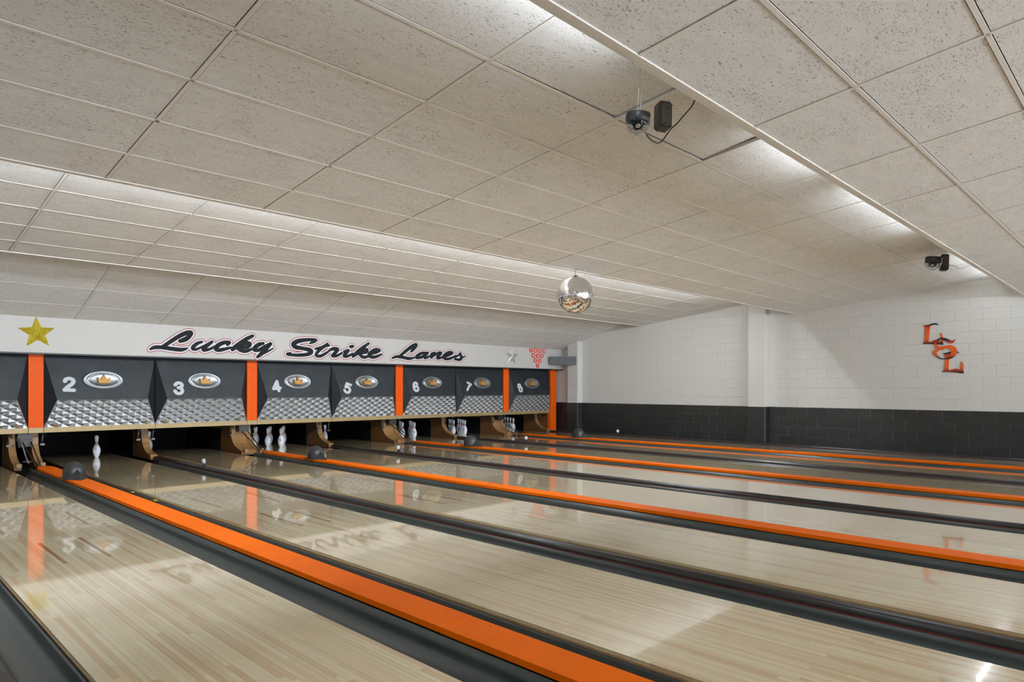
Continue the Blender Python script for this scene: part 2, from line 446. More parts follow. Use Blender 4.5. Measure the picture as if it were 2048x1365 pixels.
# ---- lettering traced in metres on the fascia (x, z, half width) and monogram on the wall (y, z)
WORDS = {
'Lucky': [
  ('L', [[(1.636, 1.84, 0.0122), (1.703, 1.873, 0.0269), (1.817, 1.878, 0.0271), (1.956, 1.863, 0.0298), (2.098, 1.852, 0.0301), (2.169, 1.86, 0.0227), (2.235, 1.887, 0.0051)], [(1.835, 1.894, 0.0247), (1.933, 1.967, 0.0273), (2.074, 2.071, 0.03), (2.193, 2.137, 0.0328), (2.271, 2.158, 0.0304), (2.29, 2.137, 0.0279), (2.235, 2.064, 0.0329), (2.169, 2.023, 0.0352), (2.103, 1.998, 0.0251)]]),
  ('u', [[(2.472, 2.004, 0.0154), (2.394, 1.974, 0.0242), (2.327, 1.915, 0.028), (2.317, 1.874, 0.0229), (2.376, 1.869, 0.0178), (2.487, 1.927, 0.0115), (2.635, 2.014, 0.0155)], [(2.644, 2.015, 0.0207), (2.568, 1.953, 0.0271), (2.497, 1.889, 0.027), (2.506, 1.859, 0.0231), (2.6, 1.881, 0.0194), (2.689, 1.933, 0.0143)]]),
  ('c', [[(2.915, 1.982, 0.0263), (2.955, 2.02, 0.0211), (2.857, 2.012, 0.0289), (2.759, 1.962, 0.0339), (2.708, 1.901, 0.0338), (2.747, 1.87, 0.0287), (2.844, 1.887, 0.0262), (2.975, 1.926, 0.0159)]]),
  ('k', [[(3.38, 2.16, 0.0243), (3.257, 2.092, 0.0322), (3.121, 1.992, 0.0346), (3.034, 1.921, 0.0345), (3.004, 1.89, 0.0265)], [(3.054, 1.913, 0.0212), (3.189, 1.995, 0.0268), (3.298, 2.023, 0.0296), (3.332, 2.002, 0.027), (3.284, 1.952, 0.0269), (3.162, 1.927, 0.0214), (3.115, 1.908, 0.0266), (3.175, 1.878, 0.0294), (3.257, 1.873, 0.0269), (3.381, 1.923, 0.0162)]]),
  ('y', [[(3.583, 2.031, 0.0219), (3.499, 2.006, 0.0327), (3.422, 1.945, 0.0352), (3.415, 1.897, 0.0271), (3.492, 1.9, 0.0272), (3.605, 1.967, 0.0274), (3.726, 2.03, 0.0276)], [(3.726, 2.03, 0.0276), (3.633, 1.927, 0.0329), (3.534, 1.827, 0.0327), (3.471, 1.773, 0.0218)], [(3.52, 1.813, 0.0164), (3.648, 1.872, 0.0137), (3.777, 1.947, 0.0083)]]),
],
'Strike': [
  ('S', [[(4.529, 2.075, 0.0115), (4.613, 2.114, 0.027), (4.662, 2.153, 0.0232), (4.487, 2.146, 0.0288), (4.28, 2.107, 0.0379), (4.183, 2.043, 0.0415), (4.24, 1.989, 0.0378), (4.394, 1.969, 0.0324), (4.539, 1.941, 0.0385), (4.556, 1.893, 0.0346), (4.446, 1.851, 0.0306), (4.25, 1.834, 0.0265), (4.059, 1.846, 0.0225), (4.129, 1.875, 0.0113)]]),
  ('t', [[(4.916, 2.082, 0.0235), (4.795, 2.0, 0.0292), (4.705, 1.919, 0.0291), (4.662, 1.845, 0.0232), (4.752, 1.833, 0.0272), (4.849, 1.875, 0.0235), (4.969, 1.954, 0.0157)], [(4.649, 1.972, 0.0155), (4.795, 2.014, 0.0214), (4.958, 2.056, 0.0157)]]),
  ('r', [[(4.965, 1.962, 0.0197), (5.057, 1.992, 0.0316), (5.151, 1.98, 0.0318), (5.071, 1.893, 0.0316), (5.024, 1.846, 0.0237), (5.124, 1.85, 0.0238), (5.248, 1.914, 0.018)]]),
  ('i', [[(5.293, 1.942, 0.02), (5.396, 1.972, 0.0282), (5.323, 1.897, 0.0321), (5.293, 1.852, 0.026), (5.373, 1.85, 0.0241), (5.5, 1.909, 0.0182)], [(5.446, 2.05, 0.0282), (5.5, 2.061, 0.0283)]]),
  ('k', [[(5.885, 2.14, 0.0227), (5.746, 2.047, 0.0328), (5.609, 1.944, 0.0346), (5.507, 1.855, 0.0283)], [(5.57, 1.885, 0.0244), (5.735, 1.99, 0.0286), (5.842, 2.006, 0.0309), (5.83, 1.956, 0.0288), (5.675, 1.916, 0.0245), (5.711, 1.862, 0.0307), (5.79, 1.844, 0.0287), (5.927, 1.89, 0.0186)]]),
  ('e', [[(5.939, 1.919, 0.0207), (6.085, 1.962, 0.025), (6.164, 2.007, 0.0251), (6.061, 2.019, 0.0291), (5.939, 1.952, 0.0351), (5.895, 1.889, 0.0351), (5.975, 1.854, 0.0311), (6.086, 1.871, 0.0271), (6.214, 1.925, 0.0147)]]),
],
'Lanes': [
  ('L', [[(6.488, 1.848, 0.017), (6.603, 1.886, 0.0278), (6.773, 1.875, 0.0302), (6.946, 1.854, 0.0304), (7.108, 1.886, 0.0109)], [(6.681, 1.893, 0.0279), (6.852, 2.02, 0.0324), (7.012, 2.124, 0.037), (7.129, 2.178, 0.0285), (7.137, 2.139, 0.0263), (7.045, 2.054, 0.0305), (6.986, 2.008, 0.0174)]]),
  ('a', [[(7.439, 2.001, 0.02), (7.286, 1.986, 0.0287), (7.154, 1.916, 0.0329), (7.148, 1.876, 0.0263), (7.286, 1.898, 0.0265), (7.467, 2.002, 0.0267)], [(7.467, 2.002, 0.0267), (7.374, 1.919, 0.031), (7.397, 1.88, 0.0244), (7.566, 1.948, 0.0201)]]),
  ('n', [[(7.551, 1.979, 0.0179), (7.665, 2.007, 0.0269), (7.566, 1.896, 0.0268)], [(7.58, 1.908, 0.0179), (7.766, 2.011, 0.0248), (7.859, 2.008, 0.0272), (7.743, 1.918, 0.0316), (7.766, 1.883, 0.0248), (7.912, 1.924, 0.0204)]]),
  ('e', [[(7.956, 1.927, 0.0205), (8.118, 1.981, 0.0229), (8.202, 2.028, 0.023), (8.088, 2.037, 0.0275), (7.955, 1.966, 0.0341), (7.926, 1.911, 0.0318), (8.015, 1.877, 0.0274), (8.163, 1.905, 0.0253), (8.305, 1.965, 0.0185)]]),
  ('s', [[(8.284, 1.92, 0.0139), (8.405, 1.994, 0.0232), (8.451, 2.03, 0.0209), (8.451, 1.979, 0.0326), (8.482, 1.927, 0.0373), (8.421, 1.876, 0.0302), (8.269, 1.88, 0.0185)], [(8.467, 1.91, 0.0186), (8.591, 1.961, 0.0117)]]),
],
}
LSL_L1 = [(-8.981, 2.381), (-9.04, 2.389), (-9.098, 2.398), (-9.148, 2.415), (-9.197, 2.417), (-9.234, 2.398), (-9.246, 2.374), (-9.197, 2.388), (-9.156, 2.387), (-9.123, 2.372), (-9.107, 2.35), (-9.097, 2.241), (-9.089, 2.146), (-9.084, 2.089), (-9.09, 2.068), (-9.124, 2.076), (-9.165, 2.099), (-9.21, 2.107), (-9.247, 2.091), (-9.275, 2.063), (-9.283, 2.089), (-9.279, 2.146), (-9.275, 2.202), (-9.269, 2.236), (-9.291, 2.22), (-9.308, 2.182), (-9.314, 2.125), (-9.314, 2.078), (-9.32, 2.026), (-9.318, 2.01), (-9.255, 2.019), (-9.173, 2.03), (-9.074, 2.034), (-8.978, 2.037), (-9.003, 2.059), (-9.015, 2.083), (-9.022, 2.14), (-9.025, 2.245), (-9.03, 2.345), (-9.007, 2.368)]
LSL_L2 = [(-9.308, 1.854), (-9.353, 1.859), (-9.401, 1.873), (-9.449, 1.88), (-9.437, 1.848), (-9.421, 1.816), (-9.413, 1.765), (-9.407, 1.69), (-9.403, 1.615), (-9.401, 1.555), (-9.417, 1.54), (-9.457, 1.554), (-9.505, 1.571), (-9.544, 1.566), (-9.58, 1.542), (-9.588, 1.593), (-9.595, 1.648), (-9.59, 1.699), (-9.615, 1.689), (-9.632, 1.647), (-9.634, 1.592), (-9.627, 1.537), (-9.637, 1.504), (-9.631, 1.477), (-9.56, 1.49), (-9.481, 1.504), (-9.393, 1.508), (-9.292, 1.509), (-9.321, 1.533), (-9.337, 1.556), (-9.341, 1.626), (-9.345, 1.711), (-9.346, 1.786), (-9.341, 1.823)]
LSL_S = [[(-9.226, 2.111, 0.0057), (-9.279, 2.125, 0.0132), (-9.344, 2.109, 0.0235), (-9.401, 2.074, 0.03), (-9.449, 2.053, 0.0243), (-9.484, 2.075, 0.013), (-9.502, 2.104, 0.0028)], [(-9.255, 2.111, 0.0094), (-9.21, 2.074, 0.0151), (-9.194, 2.018, 0.0189), (-9.235, 1.959, 0.0284), (-9.296, 1.945, 0.032), (-9.352, 1.964, 0.0244), (-9.409, 1.969, 0.0281), (-9.465, 1.94, 0.042), (-9.489, 1.884, 0.0466), (-9.473, 1.819, 0.0392), (-9.425, 1.769, 0.0234), (-9.353, 1.75, 0.0094), (-9.28, 1.759, 0.0113), (-9.223, 1.804, 0.0189), (-9.188, 1.857, 0.0303), (-9.198, 1.899, 0.0284), (-9.255, 1.904, 0.0047)]]
LSL_T = [[(-9.433, 1.872, 0.0093), (-9.481, 1.876, 0.0075), (-9.528, 1.873, 0.013), (-9.56, 1.848, 0.0074)]]

# ================================================================== THE ROOM
# floor below everything (lanes stand on it)
tag(MB().box(XL - 0.1, XW + 0.1, Y_FRONT, Y_BACK, -0.30, -0.16).build('floor', 'floor_dark'), kind='structure')
tag(MB().box(XL, XW, Y_FRONT, -17.75, -0.16, 0.0).build('floor', 'approach'), kind='structure')
tag(MB().box(XL, -1.70, -17.75, -0.1, -0.16, -0.02).build('floor', 'floor_dark'), kind='structure')
tag(MB().box(XL - 0.2, XL, Y_FRONT, Y_BACK, -0.3, 3.6).build('wall_left', 'wall_plain'), kind='structure')
tag(MB().box(XL - 0.2, XW + 0.4, Y_FRONT - 0.2, Y_FRONT, -0.3, 3.6).build('wall_front', 'wall_plain'), kind='structure')
for i in range(5):              # unseen glowing windows added behind the camera as fill for the room
    x0 = -2.6 + i * 2.95
    wn = tag(MB().box(x0, x0 + 2.4, Y_FRONT, Y_FRONT + 0.02, 0.75, 2.45).build('window_%d' % (i + 1), 'daylight'), kind='structure')
    for a, b, c, d in ((x0 - 0.07, x0, 0.68, 2.52), (x0 + 2.4, x0 + 2.47, 0.68, 2.52), (x0 + 1.17, x0 + 1.23, 0.75, 2.45)):
        MB().box(a, b, Y_FRONT, Y_FRONT + 0.06, c, d).build('window_frame', 'housing', wn)
    for c, d in ((0.68, 0.75), (2.45, 2.52)):
        MB().box(x0, x0 + 2.4, Y_FRONT, Y_FRONT + 0.06, c, d).build('window_frame', 'housing', wn)
tag(MB().box(XL - 0.2, XW + 0.4, Y_BACK, Y_BACK + 0.2, -0.3, 3.6).build('wall_back', 'blackpit'), kind='structure')

# ---- ceiling: saw-tooth sections falling towards the pins, each ending in a lip
def ceiling_z(y):
    if y > LIPS[2][0]: return 2.26 + 0.31 * (-0.22 - y)
    for (y0, y1, zl) in ((-10.54, -6.66, 2.765), (-6.66, -2.78, 2.765)):
        if y0 < y <= y1: return zl + SLOPE * (y1 - y)
    return 2.77 + SLOPE * (-10.54 - y)

TILE_W = GDX - 0.026
_tile_cache = {}
def tile_mesh(w, d):
    k = (round(w, 3), round(d, 3))
    if k not in _tile_cache:
        e = 0.004
        mb = MB()
        mb.add([(-w / 2, -d / 2, 0.014), (w / 2, -d / 2, 0.014), (w / 2, d / 2, 0.014), (-w / 2, d / 2, 0.014),
                (-w / 2 + e, -d / 2 + e, 0), (w / 2 - e, -d / 2 + e, 0), (w / 2 - e, d / 2 - e, 0), (-w / 2 + e, d / 2 - e, 0)],
               [(0, 1, 2, 3), (7, 6, 5, 4), (0, 4, 5, 1), (1, 5, 6, 2), (2, 6, 7, 3), (3, 7, 4, 0)])
        _tile_cache[k] = mb.mesh('ceiling_tile', 'tile')
    return _tile_cache[k]

def section(y0, yl, zl, slope, rows, xmin, ymin, lip=True):
    """sloped ceiling from y0 (high) to the lip yl, zl; rows = y of the bars across the room; real tiles from xmin / ymin on"""
    zt = zl + slope * (yl - y0)
    up = 0.13
    mb = MB()
    mb.prism([(y0 - 0.02, zt + up), (yl + 0.03, zl + up - 0.0), (yl + 0.03, zl + up + 0.03), (y0 - 0.02, zt + up + 0.03)], XL, XW, 'x')
    ce = tag(mb.build('ceiling', 'plenum'), kind='structure')
    ang = -math.atan(slope)
    ys = sorted([r for r in rows if y0 < r < yl] + [yl, y0])
    xs = [XL] + [GX0 + GDX * k for k in range(-2, 11)] + [XW]
    # every cell: a tile of its own where the photograph looks, one plain panel elsewhere
    for i in range(len(ys) - 1):
        ya, yb = ys[i], ys[i + 1]
        yc = (ya + yb) / 2; zc = zl + slope * (yl - yc)
        d = (yb - ya) * math.hypot(1, slope) - 0.026
        if d < 0.02: continue
        near = yb > ymin
        x_start = xs[0]
        if near:
            for j in range(len(xs) - 1):
                xa, xb = xs[j], xs[j + 1]
                if xb <= xmin: x_start = xb; continue
                w = xb - xa - 0.026
                if w < 0.02: continue
                o = place('ceiling_tile', tile_mesh(w, d), ce, ((xa + xb) / 2, yc, zc + random.uniform(0, 0.0015)), (ang, 0, 0))
                # two tiles beside the hanging lights have been pushed up out of the grid
                if abs(yl + 6.66) < 0.01 and 1.7 < xa < 1.9 and abs(yb + 9.544) < 0.02:
                    o.rotation_euler = (ang - math.radians(2.4), -math.radians(0.5), 0); o.location.z += 0.018
                if abs(yl + 6.66) < 0.01 and 0.5 < xa < 0.7 and abs(yb + 9.544) < 0.02:
                    o.rotation_euler = (ang - math.radians(0.3), -math.radians(0.8), 0); o.location.z += 0.010
            if x_start > XL + 0.05:
                w = x_start - XL
                place('ceiling_panel', tile_mesh(w - 0.026, d), ce, ((XL + x_start) / 2, yc, zc), (ang, 0, 0))
        else:
            place('ceiling_panel', tile_mesh(XW - XL - 0.026, d), ce, ((XL + XW) / 2, yc, zc), (ang, 0, 0))
    # inverted tees
    sl = math.hypot(yl - y0, zt - zl)
    bar_t = -0.0026 if yl > -3 else -0.004
    row_bar = MB().box(XL, XW, -0.012, 0.012, bar_t, 0.001).box(XL, XW, -0.0015, 0.0015, 0.0, 0.03).mesh('grid_bar', 'tee')
    for y in ys[1:-1]:
        if y > ymin - 0.7: place('grid_bar', row_bar, ce, (0, y, zl + slope * (yl - y)), (ang, 0, 0))
    col_bar = MB().box(-0.012, 0.012, -sl / 2, sl / 2, bar_t, 0.001).box(-0.0015, 0.0015, -sl / 2, sl / 2, 0.0, 0.03).mesh('grid_bar', 'tee')
    for x in xs[1:-1]:
        if x >= xmin - 0.1: place('grid_bar', col_bar, ce, (x, (y0 + yl) / 2, (zt + zl) / 2), (ang, 0, 0))
    # edge angles along both side walls
    for x in (XL + 0.012, XW - 0.012):
        place('edge_angle', col_bar, ce, (x, (y0 + yl) / 2, (zt + zl) / 2), (ang, 0, 0))
    if lip:
        MB().box(XL, XW, yl - 0.028, yl + 0.004, zl - 0.0035, zl + 0.006).build('lip_angle', 'tee', ce)
        MB().box(XL, XW, yl + 0.004, yl + 0.03, zl - 0.003, zl + SLOPE * 3.88 + 0.16).build('step_face', 'plaster', ce)
    return ce

section(-6.66, -2.78, 2.765, SLOPE, [-3.25 - 0.589 * k for k in range(7)], -1.9, -7.0)
section(-10.54, -6.66, 2.765, SLOPE, [-7.19 - 0.589 * k for k in range(7)], -1.9, -10.6)
section(-14.42, -10.54, 2.77, SLOPE, [-11.13 - 0.589 * k for k in range(7)], -0.7, -12.9)
section(-18.30, -14.42, 2.77, SLOPE, [], 99, 99)
section(Y_FRONT, -18.30, 2.77, SLOPE, [], 99, 99)
section(-2.78, -0.20, 2.254, 0.31, [-0.72 - 0.605 * k for k in range(5)], -1.9, -3.0, lip=False)
tag(MB().box(XL - 0.2, XW + 0.4, Y_FRONT - 0.2, Y_BACK + 0.2, 3.6, 3.7).build('ceiling', 'plenum'), kind='structure')  # unseen outer roof, closes the room off from the world light
tag(MB().box(XL, XW, -0.17, Y_BACK, 2.26, 2.30).build('ceiling', 'blackpit'), kind='structure')  # unseen slab added over the masks to stop light leaks

# ---- right wall: painted concrete block with two block pilasters, black dado
CH, BW, Z0 = 0.2032, 0.4064, -0.01
wr = tag(MB().box(XW + 0.005, XW + 0.3, Y_FRONT, Y_BACK, Z0 + 4 * CH, 3.6).build('wall_right', 'joint_white'), kind='structure')
MB().box(XW + 0.005, XW + 0.3, Y_FRONT, Y_BACK, -0.3, Z0 + 4 * CH).build('joint_bed', 'joint_black', wr)
PIL = [(-0.88, -0.52), (-6.06, -5.665)]
XP = 12.05
def block_mesh(w, mat, h=CH - 0.005):
    e = 0.003
    mb = MB()
    x0, x1 = 0.0, 0.02
    a, b = w / 2, h / 2
    mb.add([(x1, -a, -b), (x1, a, -b), (x1, a, b), (x1, -a, b), (x0 + e, -a, -b), (x0 + e, a, -b), (x0 + e, a, b), (x0 + e, -a, b),
            (x0, -a + e, -b + e), (x0, a - e, -b + e), (x0, a - e, b - e), (x0, -a + e, b - e)],
           [(4, 5, 1, 0), (5, 6, 2, 1), (6, 7, 3, 2), (7, 4, 0, 3), (8, 9, 5, 4), (9, 10, 6, 5), (10, 11, 7, 6), (11, 8, 4, 7), (11, 10, 9, 8)])
    return mb.mesh('block', mat)
_bm = {}
cells = []
for c in range(0, 16):
    zc = Z0 + (c + 0.5) * CH
    off = -8.29 if c % 2 == 0 else -8.29 + BW / 2
    edges = [off + BW * k for k in range(-8, 24)]
    for k in range(len(edges) - 1):
        ya, yb = edges[k], edges[k + 1]
        if ya < -11.4 or ya > 0.4: continue
        spans = [(ya, yb)]
        for p0, p1 in PIL:                      # pilasters cut the courses
            ns = []
            for a, b in spans:
                if b <= p0 or a >= p1: ns.append((a, b)); continue
                if a < p0: ns.append((a, p0))
                if b > p1: ns.append((p1, b))
            spans = ns
        for a, b in spans:
            if b - a < 0.02: continue
            if zc - CH / 2 > ceiling_z((a + b) / 2) + 0.04: continue
            cells.append((a, b, zc, 'block_black' if c < 4 else 'block_white'))
cells.sort(key=lambda q: q[0])
rest = {'block_white': MB(), 'block_black': MB()}
n_single = 0
for a, b, zc, mat in cells:
    w = b - a - 0.005
    if a > -10.95 and n_single < 268:
        n_single += 1
        k = (round(w, 3), mat)
        if k not in _bm: _bm[k] = block_mesh(w, mat)
        place('block', _bm[k], wr, (XW + random.uniform(-0.0008, 0.0008), (a + b) / 2, zc))
    else:
        rest[mat].box(XW, XW + 0.02, a + 0.0025, b - 0.0025, zc - CH / 2 + 0.0025, zc + CH / 2 - 0.0025)
for mat, mb in rest.items():
    tag(mb.build('block_courses', mat, wr), kind='stuff')
for p0, p1 in PIL:
    pl = MB().box(XP + 0.004, XW + 0.02, p0 + 0.003, p1 - 0.003, Z0 + 4 * CH, 3.3).build('pilaster', 'joint_white', wr)
    MB().box(XP + 0.004, XW + 0.02, p0 + 0.003, p1 - 0.003, -0.16, Z0 + 4 * CH).build('joint_bed', 'joint_black', pl)
    for c in range(0, 16):
        zc = Z0 + (c + 0.5) * CH
        if zc - CH / 2 > ceiling_z((p0 + p1) / 2) + 0.05: continue
        mat = 'block_black' if c < 4 else 'block_white'
        k = ('pil', round(p1 - p0, 3), mat)
        if k not in _bm:
            w, h, e, d = p1 - p0, CH - 0.004, 0.012, XW - XP + 0.02
            poly = [(e, -w / 2), (0, -w / 2 + e), (0, w / 2 - e), (e, w / 2), (d, w / 2), (d, -w / 2)]
            _bm[k] = MB().prism(poly, -h / 2, h / 2, 'z').mesh('block', mat)
        place('block', _bm[k], pl, (XP, (p0 + p1) / 2, zc))
tag(MB().box(11.88, XW, -17.7, 0.1, -0.16, -0.005).build('trim_1', 'joint_black'), kind='structure')

# ================================================================== LIGHT FITTINGS behind the ceiling lips
def fixture(x, yl, zl, dy, dz, label, tubes=(0.0,), lamp='tube_old', L=1.2):
    root = empty('fluorescent_fixture', (x, yl + 0.03, zl + dz))
    tag(root, label, 'light fixture', 'fluorescent battens behind the ceiling lips')
    MB().box(-L / 2, L / 2, 0.0, dy - 0.075, -0.035, 0.035).build('housing', 'housing', root)
    for s in (-1, 1):
        MB().box(s * L / 2 - 0.012, s * L / 2 + 0.012, dy - 0.075, dy + 0.0, -0.03, 0.03 + max(tubes)).build('lamp_holder', 'housing', root)
    for tz in tubes:
        MB().tube([(-L / 2 + 0.015, dy - 0.03, tz), (L / 2 - 0.015, dy - 0.03, tz)], 0.016, 6, cap=False).build('tube', lamp, root)
    return root
ORD = ['first', 'second', 'third', 'fourth', 'fifth', 'sixth', 'seventh', 'eighth', 'ninth', 'tenth', 'eleventh', 'twelfth']
ROWS = [(-6.66, 2.765, 0.20, 0.21, [-2.65 + 1.26 * k for k in range(11)], 'the middle ceiling lip'),
        (-10.54, 2.77, 0.20, 0.205, [-2.6, -0.9, 0.45, 3.55, 5.45, 6.7, 9.95, 11.3], 'the nearest ceiling lip'),
        (-14.42, 2.77, 0.20, 0.20, [-2.4 + 1.9 * k for k in range(8)], 'the lip behind the camera'),  # this row and the next are out of view, added as fill
        (-18.30, 2.77, 0.20, 0.20, [-2.4 + 1.9 * k for k in range(8)], 'the lip over the approach')]
for yl, zl, dy, dz, xs, where in ROWS:
    for i, x in enumerate(xs):
        fixture(x, yl, zl, dy, dz, '%s fluorescent batten from the left behind %s' % (ORD[i], where), *(((0.0, 0.06), 'tube') if 'middle' in where else ((0.0,), 'tube_old')))

# ================================================================== LANES
NUM = ['zero', 'one', 'two', 'three', 'four', 'five', 'six', 'seven', 'eight']
Y0L, Y1L = -17.72, 1.75
PITCH = LANE_W / 39
gap_me = MB().box(-PITCH / 2 + 0.0011, PITCH / 2 - 0.00015, Y0L, Y1L, -0.03, 0.0).mesh('board', 'board')     # board with an open joint
board_me = MB().box(-PITCH / 2 + 0.00015, PITCH / 2 - 0.00015, Y0L, Y1L, -0.03, 0.0).mesh('board', 'board')
side_note = {1: 'nearest the camera, at the left of the picture', 8: 'beside the block wall'}
for n in range(1, 9):
    x0 = lane_x(n)
    ln = empty('bowling_lane', (x0, 0, 0))
    tag(ln, 'glossy maple bowling lane ' + side_note.get(n, 'ending below the mask numbered %s' % NUM[n]), 'bowling lane', 'bowling lanes')
    MB().box(0.002, LANE_W - 0.002, Y0L, Y1L, -0.13, -0.0305).build('lane_bed', 'side_brown', ln)
    for s, xx in ((0, -0.004), (1, LANE_W - 0.001)):
        MB().box(xx, xx + 0.005, Y0L, Y1L, -0.022, -0.016).build('laminate_line', 'tan', ln)
        MB().box(xx - (0.006 if s == 0 else -0.001), xx + (0.003 if s == 0 else 0.01), Y0L, Y1L, -0.05, -0.032).build('edge_strip', 'black', ln)
    for k in range(39):
        place('board', gap_me if random.random() < 0.36 else board_me, ln, (PITCH * (k + 0.5), 0, 0.0))

    for dx, ya, yb in ((0.37, -6.95, -6.1), (0.64, -6.95, -6.1), (0.23, -5.55, -4.7), (0.83, -5.55, -4.7)):
        k = round(dx / PITCH - 0.5)
        MB().box(PITCH * k + 0.0003, PITCH * (k + 1) - 0.0003, ya, yb, -0.002, 0.0002).build('range_marker', 'marker', ln)

def gutter(xa, xb, label, za=-0.026, zb=-0.026):
    """half-round channel; za, zb = height of its left and right rim"""
    w = xb - xa
    r = [(xa, za), (xa + 0.006, za)]
    for k in range(13):
        a = PI * k / 12
        r.append((xa + w / 2 - (w / 2 - 0.010) * math.cos(a), -0.032 - 0.072 * math.sin(a) ** 0.8))
    r += [(xb - 0.006, zb), (xb, zb)]
    mb = MB(); mb.sweep(r, Y0L, -0.41)
    mb.sweep([(x, z - 0.006) for x, z in reversed(r)], Y0L, -0.41)
    o = mb.build('gutter', 'gutter', fixn=False)
    tag(o, label, 'gutter', 'grey ball gutters')
for n in range(1, 9):
    x0 = lane_x(n); x1 = x0 + LANE_W
    if n % 2 == 0:
        gutter(x0 - 0.2525, x0 - 0.012, 'grey ball gutter left of lane %s, beside the orange cover' % NUM[n], za=0.020)
        gutter(x1 + 0.012, x1 + 0.230, 'grey ball gutter right of lane %s, beside the black capping' % NUM[n], zb=-0.004)
    else:
        gutter(x0 - 0.230, x0 - 0.012, 'grey ball gutter left of lane %s, beside the black capping' % NUM[n], za=-0.004)
        gutter(x1 + 0.012, x1 + 0.234, 'grey ball gutter right of lane %s, beside the orange cover' % NUM[n], zb=0.020)

# black half-round division capping between the pairs
def capping(xc, where):
    prof = [(xc - 0.036, -0.010), (xc - 0.036, 0.012)] + [(xc - 0.036 * math.cos(PI * k / 10), 0.012 + 0.034 * math.sin(PI * k / 10)) for k in range(1, 10)] + [(xc + 0.036, 0.012), (xc + 0.036, -0.010)]
    root = empty('division_capping', (0, 0, 0))
    tag(root, 'long black half-round capping ' + where, 'capping', 'black division cappings')
    MB().sweep(prof, Y0L, -0.1).build('rail', 'cap', root, fixn=False)
    MB().box(xc - 0.0375, xc - 0.034, Y0L, -0.1, -0.010, 0.003).build('base_strip', 'redline', root)
    MB().box(xc - 0.030, xc + 0.030, Y0L, -0.1, -0.16, -0.010).build('base', 'black', root)
capping(-1.60, 'left of lane one, in the bottom left corner')
capping(1.76, 'between lanes two and three')
capping(5.12, 'between lanes four and five')
capping(8.48, 'between lanes six and seven')
capping(11.84, 'between lane eight and the block wall')

# orange ball-return covers with their planks, and the black hoods
JOINTS = [(-0.60, -2.20), (-2.203, -5.13), (-5.134, -7.46), (-7.464, -9.84), (-9.844, -12.28), (-12.284, -14.72), (-14.724, -17.7)]
cover_where = ['in the foreground, between lanes one and two', 'between lanes three and four', 'between lanes five and six', 'between lanes seven and eight, nearest the wall']
for k in range(4):
    xo = k * P
    root = empty('ball_return_cover', (xo, 0, 0))
    tag(root, 'long orange painted plank cover ' + cover_where[k], 'cover', 'orange ball return covers')
    for i, (ya, yb) in enumerate(JOINTS):
        z1 = 0.057 + (0.0015 if i % 2 else 0.0)
        if i == 0:      # chamfered end towards the pit
            poly = [(-0.035, yb), (0.1765, yb), (0.1765, ya - 0.14), (0.11, ya), (0.03, ya), (-0.035, ya - 0.24)]
            MB().prism(poly, z1 - 0.030, z1, 'z').build('plank', 'orange', root)
        else:
            MB().box(-0.035, 0.1765, yb, ya, z1 - 0.030, z1).build('plank', 'orange', root)
        if i:
            for yy in (ya - 0.16, yb + 0.16):
                for xx in (-0.005, 0.148):
                    MB().lathe([(0.0045, z1 + 0.0002), (0.004, z1 + 0.001), (0.0, z1 + 0.001)], 8, xx, yy, smooth=False).build('screw', 'screw', root)
    MB().box(0.0, 0.145, -17.7, -0.62, -0.16, 0.026).build('support', 'black', root)

def hood(xc, yc, z, where):
    root = empty('ball_hood', (xc, yc, z))
    tag(root, 'black domed plastic ball hood ' + where, 'ball hood', 'black ball hoods')
    prof = [(1.0, 0.0), (1.0, 0.07)] + [(math.cos(a), 0.07 + 0.135 * math.sin(a)) for a in [PI / 2 * k / 7 for k in range(1, 8)]]
    MB().lathe(prof, 24, 0, 0.0, 0.122, 0.15).build('dome', 'black', root)
    A, N, Lf, R = (0, -0.115, 0.145), (0, -0.33, 0.004), (-0.115, -0.07, 0.004), (0.115, -0.07, 0.004)
    MB().add([A, N, Lf, R], [(0, 2, 1), (0, 1, 3), (1, 2, 3), (0, 3, 2)]).build('nose', 'black', root)
    MB().prism([(-0.135, -0.10), (0.0, -0.345), (0.135, -0.10), (0.135, 0.17), (-0.135, 0.17)], 0.0, 0.006, 'z').build('flange', 'black', root)
    MB().box(-0.1215, -0.113, 0.0, 0.02, 0.085, 0.115).build('slot', 'steel', root)
for k, w in enumerate(['on the foreground orange cover, largest of the hoods', 'on the orange cover between lanes three and four', 'on the orange cover between lanes five and six', 'on the farthest orange cover near the block wall']):
    hood(0.07 + k * P, -2.44, 0.0587, w)

# round white sensor discs on little black posts
def sensor(xc, yc, where):
    root = empty('ball_sensor', (xc, yc, 0.044), (0, 0, -math.radians(73)))
    tag(root, 'round white disc on a black post ' + where, 'sensor', 'white disc sensors on the cappings')
    MB().box(-0.022, 0.022, -0.004, 0.03, 0.0, 0.075).build('post', 'black', root)
    mb = MB().lathe([(0.0, 0.012), (0.026, 0.012), (0.030, 0.008), (0.038, 0.008), (0.038, 0.0), (0.0, 0.0)], 20)
    mb.build('disc', 'white', root, (0, -0.004, 0.078), (PI / 2, 0, 0))
for k, yy in enumerate((-3.63, -4.43)):
    tag(MB().box(0.385, 0.415, yy - 0.035, yy + 0.035, -0.031, -0.0255).build('tape_tab', 'yellow'), ('yellow tape tab on the gutter of lane two, nearer the pins', 'yellow tape tab on the gutter of lane two, nearer the camera')[k], 'tape', 'yellow tape tabs')
sensor(1.76, -2.2, 'on the capping between lanes two and three')
sensor(5.12, -2.35, 'on the capping between lanes four and five')
sensor(8.48, -2.35, 'on the capping between lanes six and seven')
sensor(11.84, -2.35, 'by the black painted foot of the block wall')

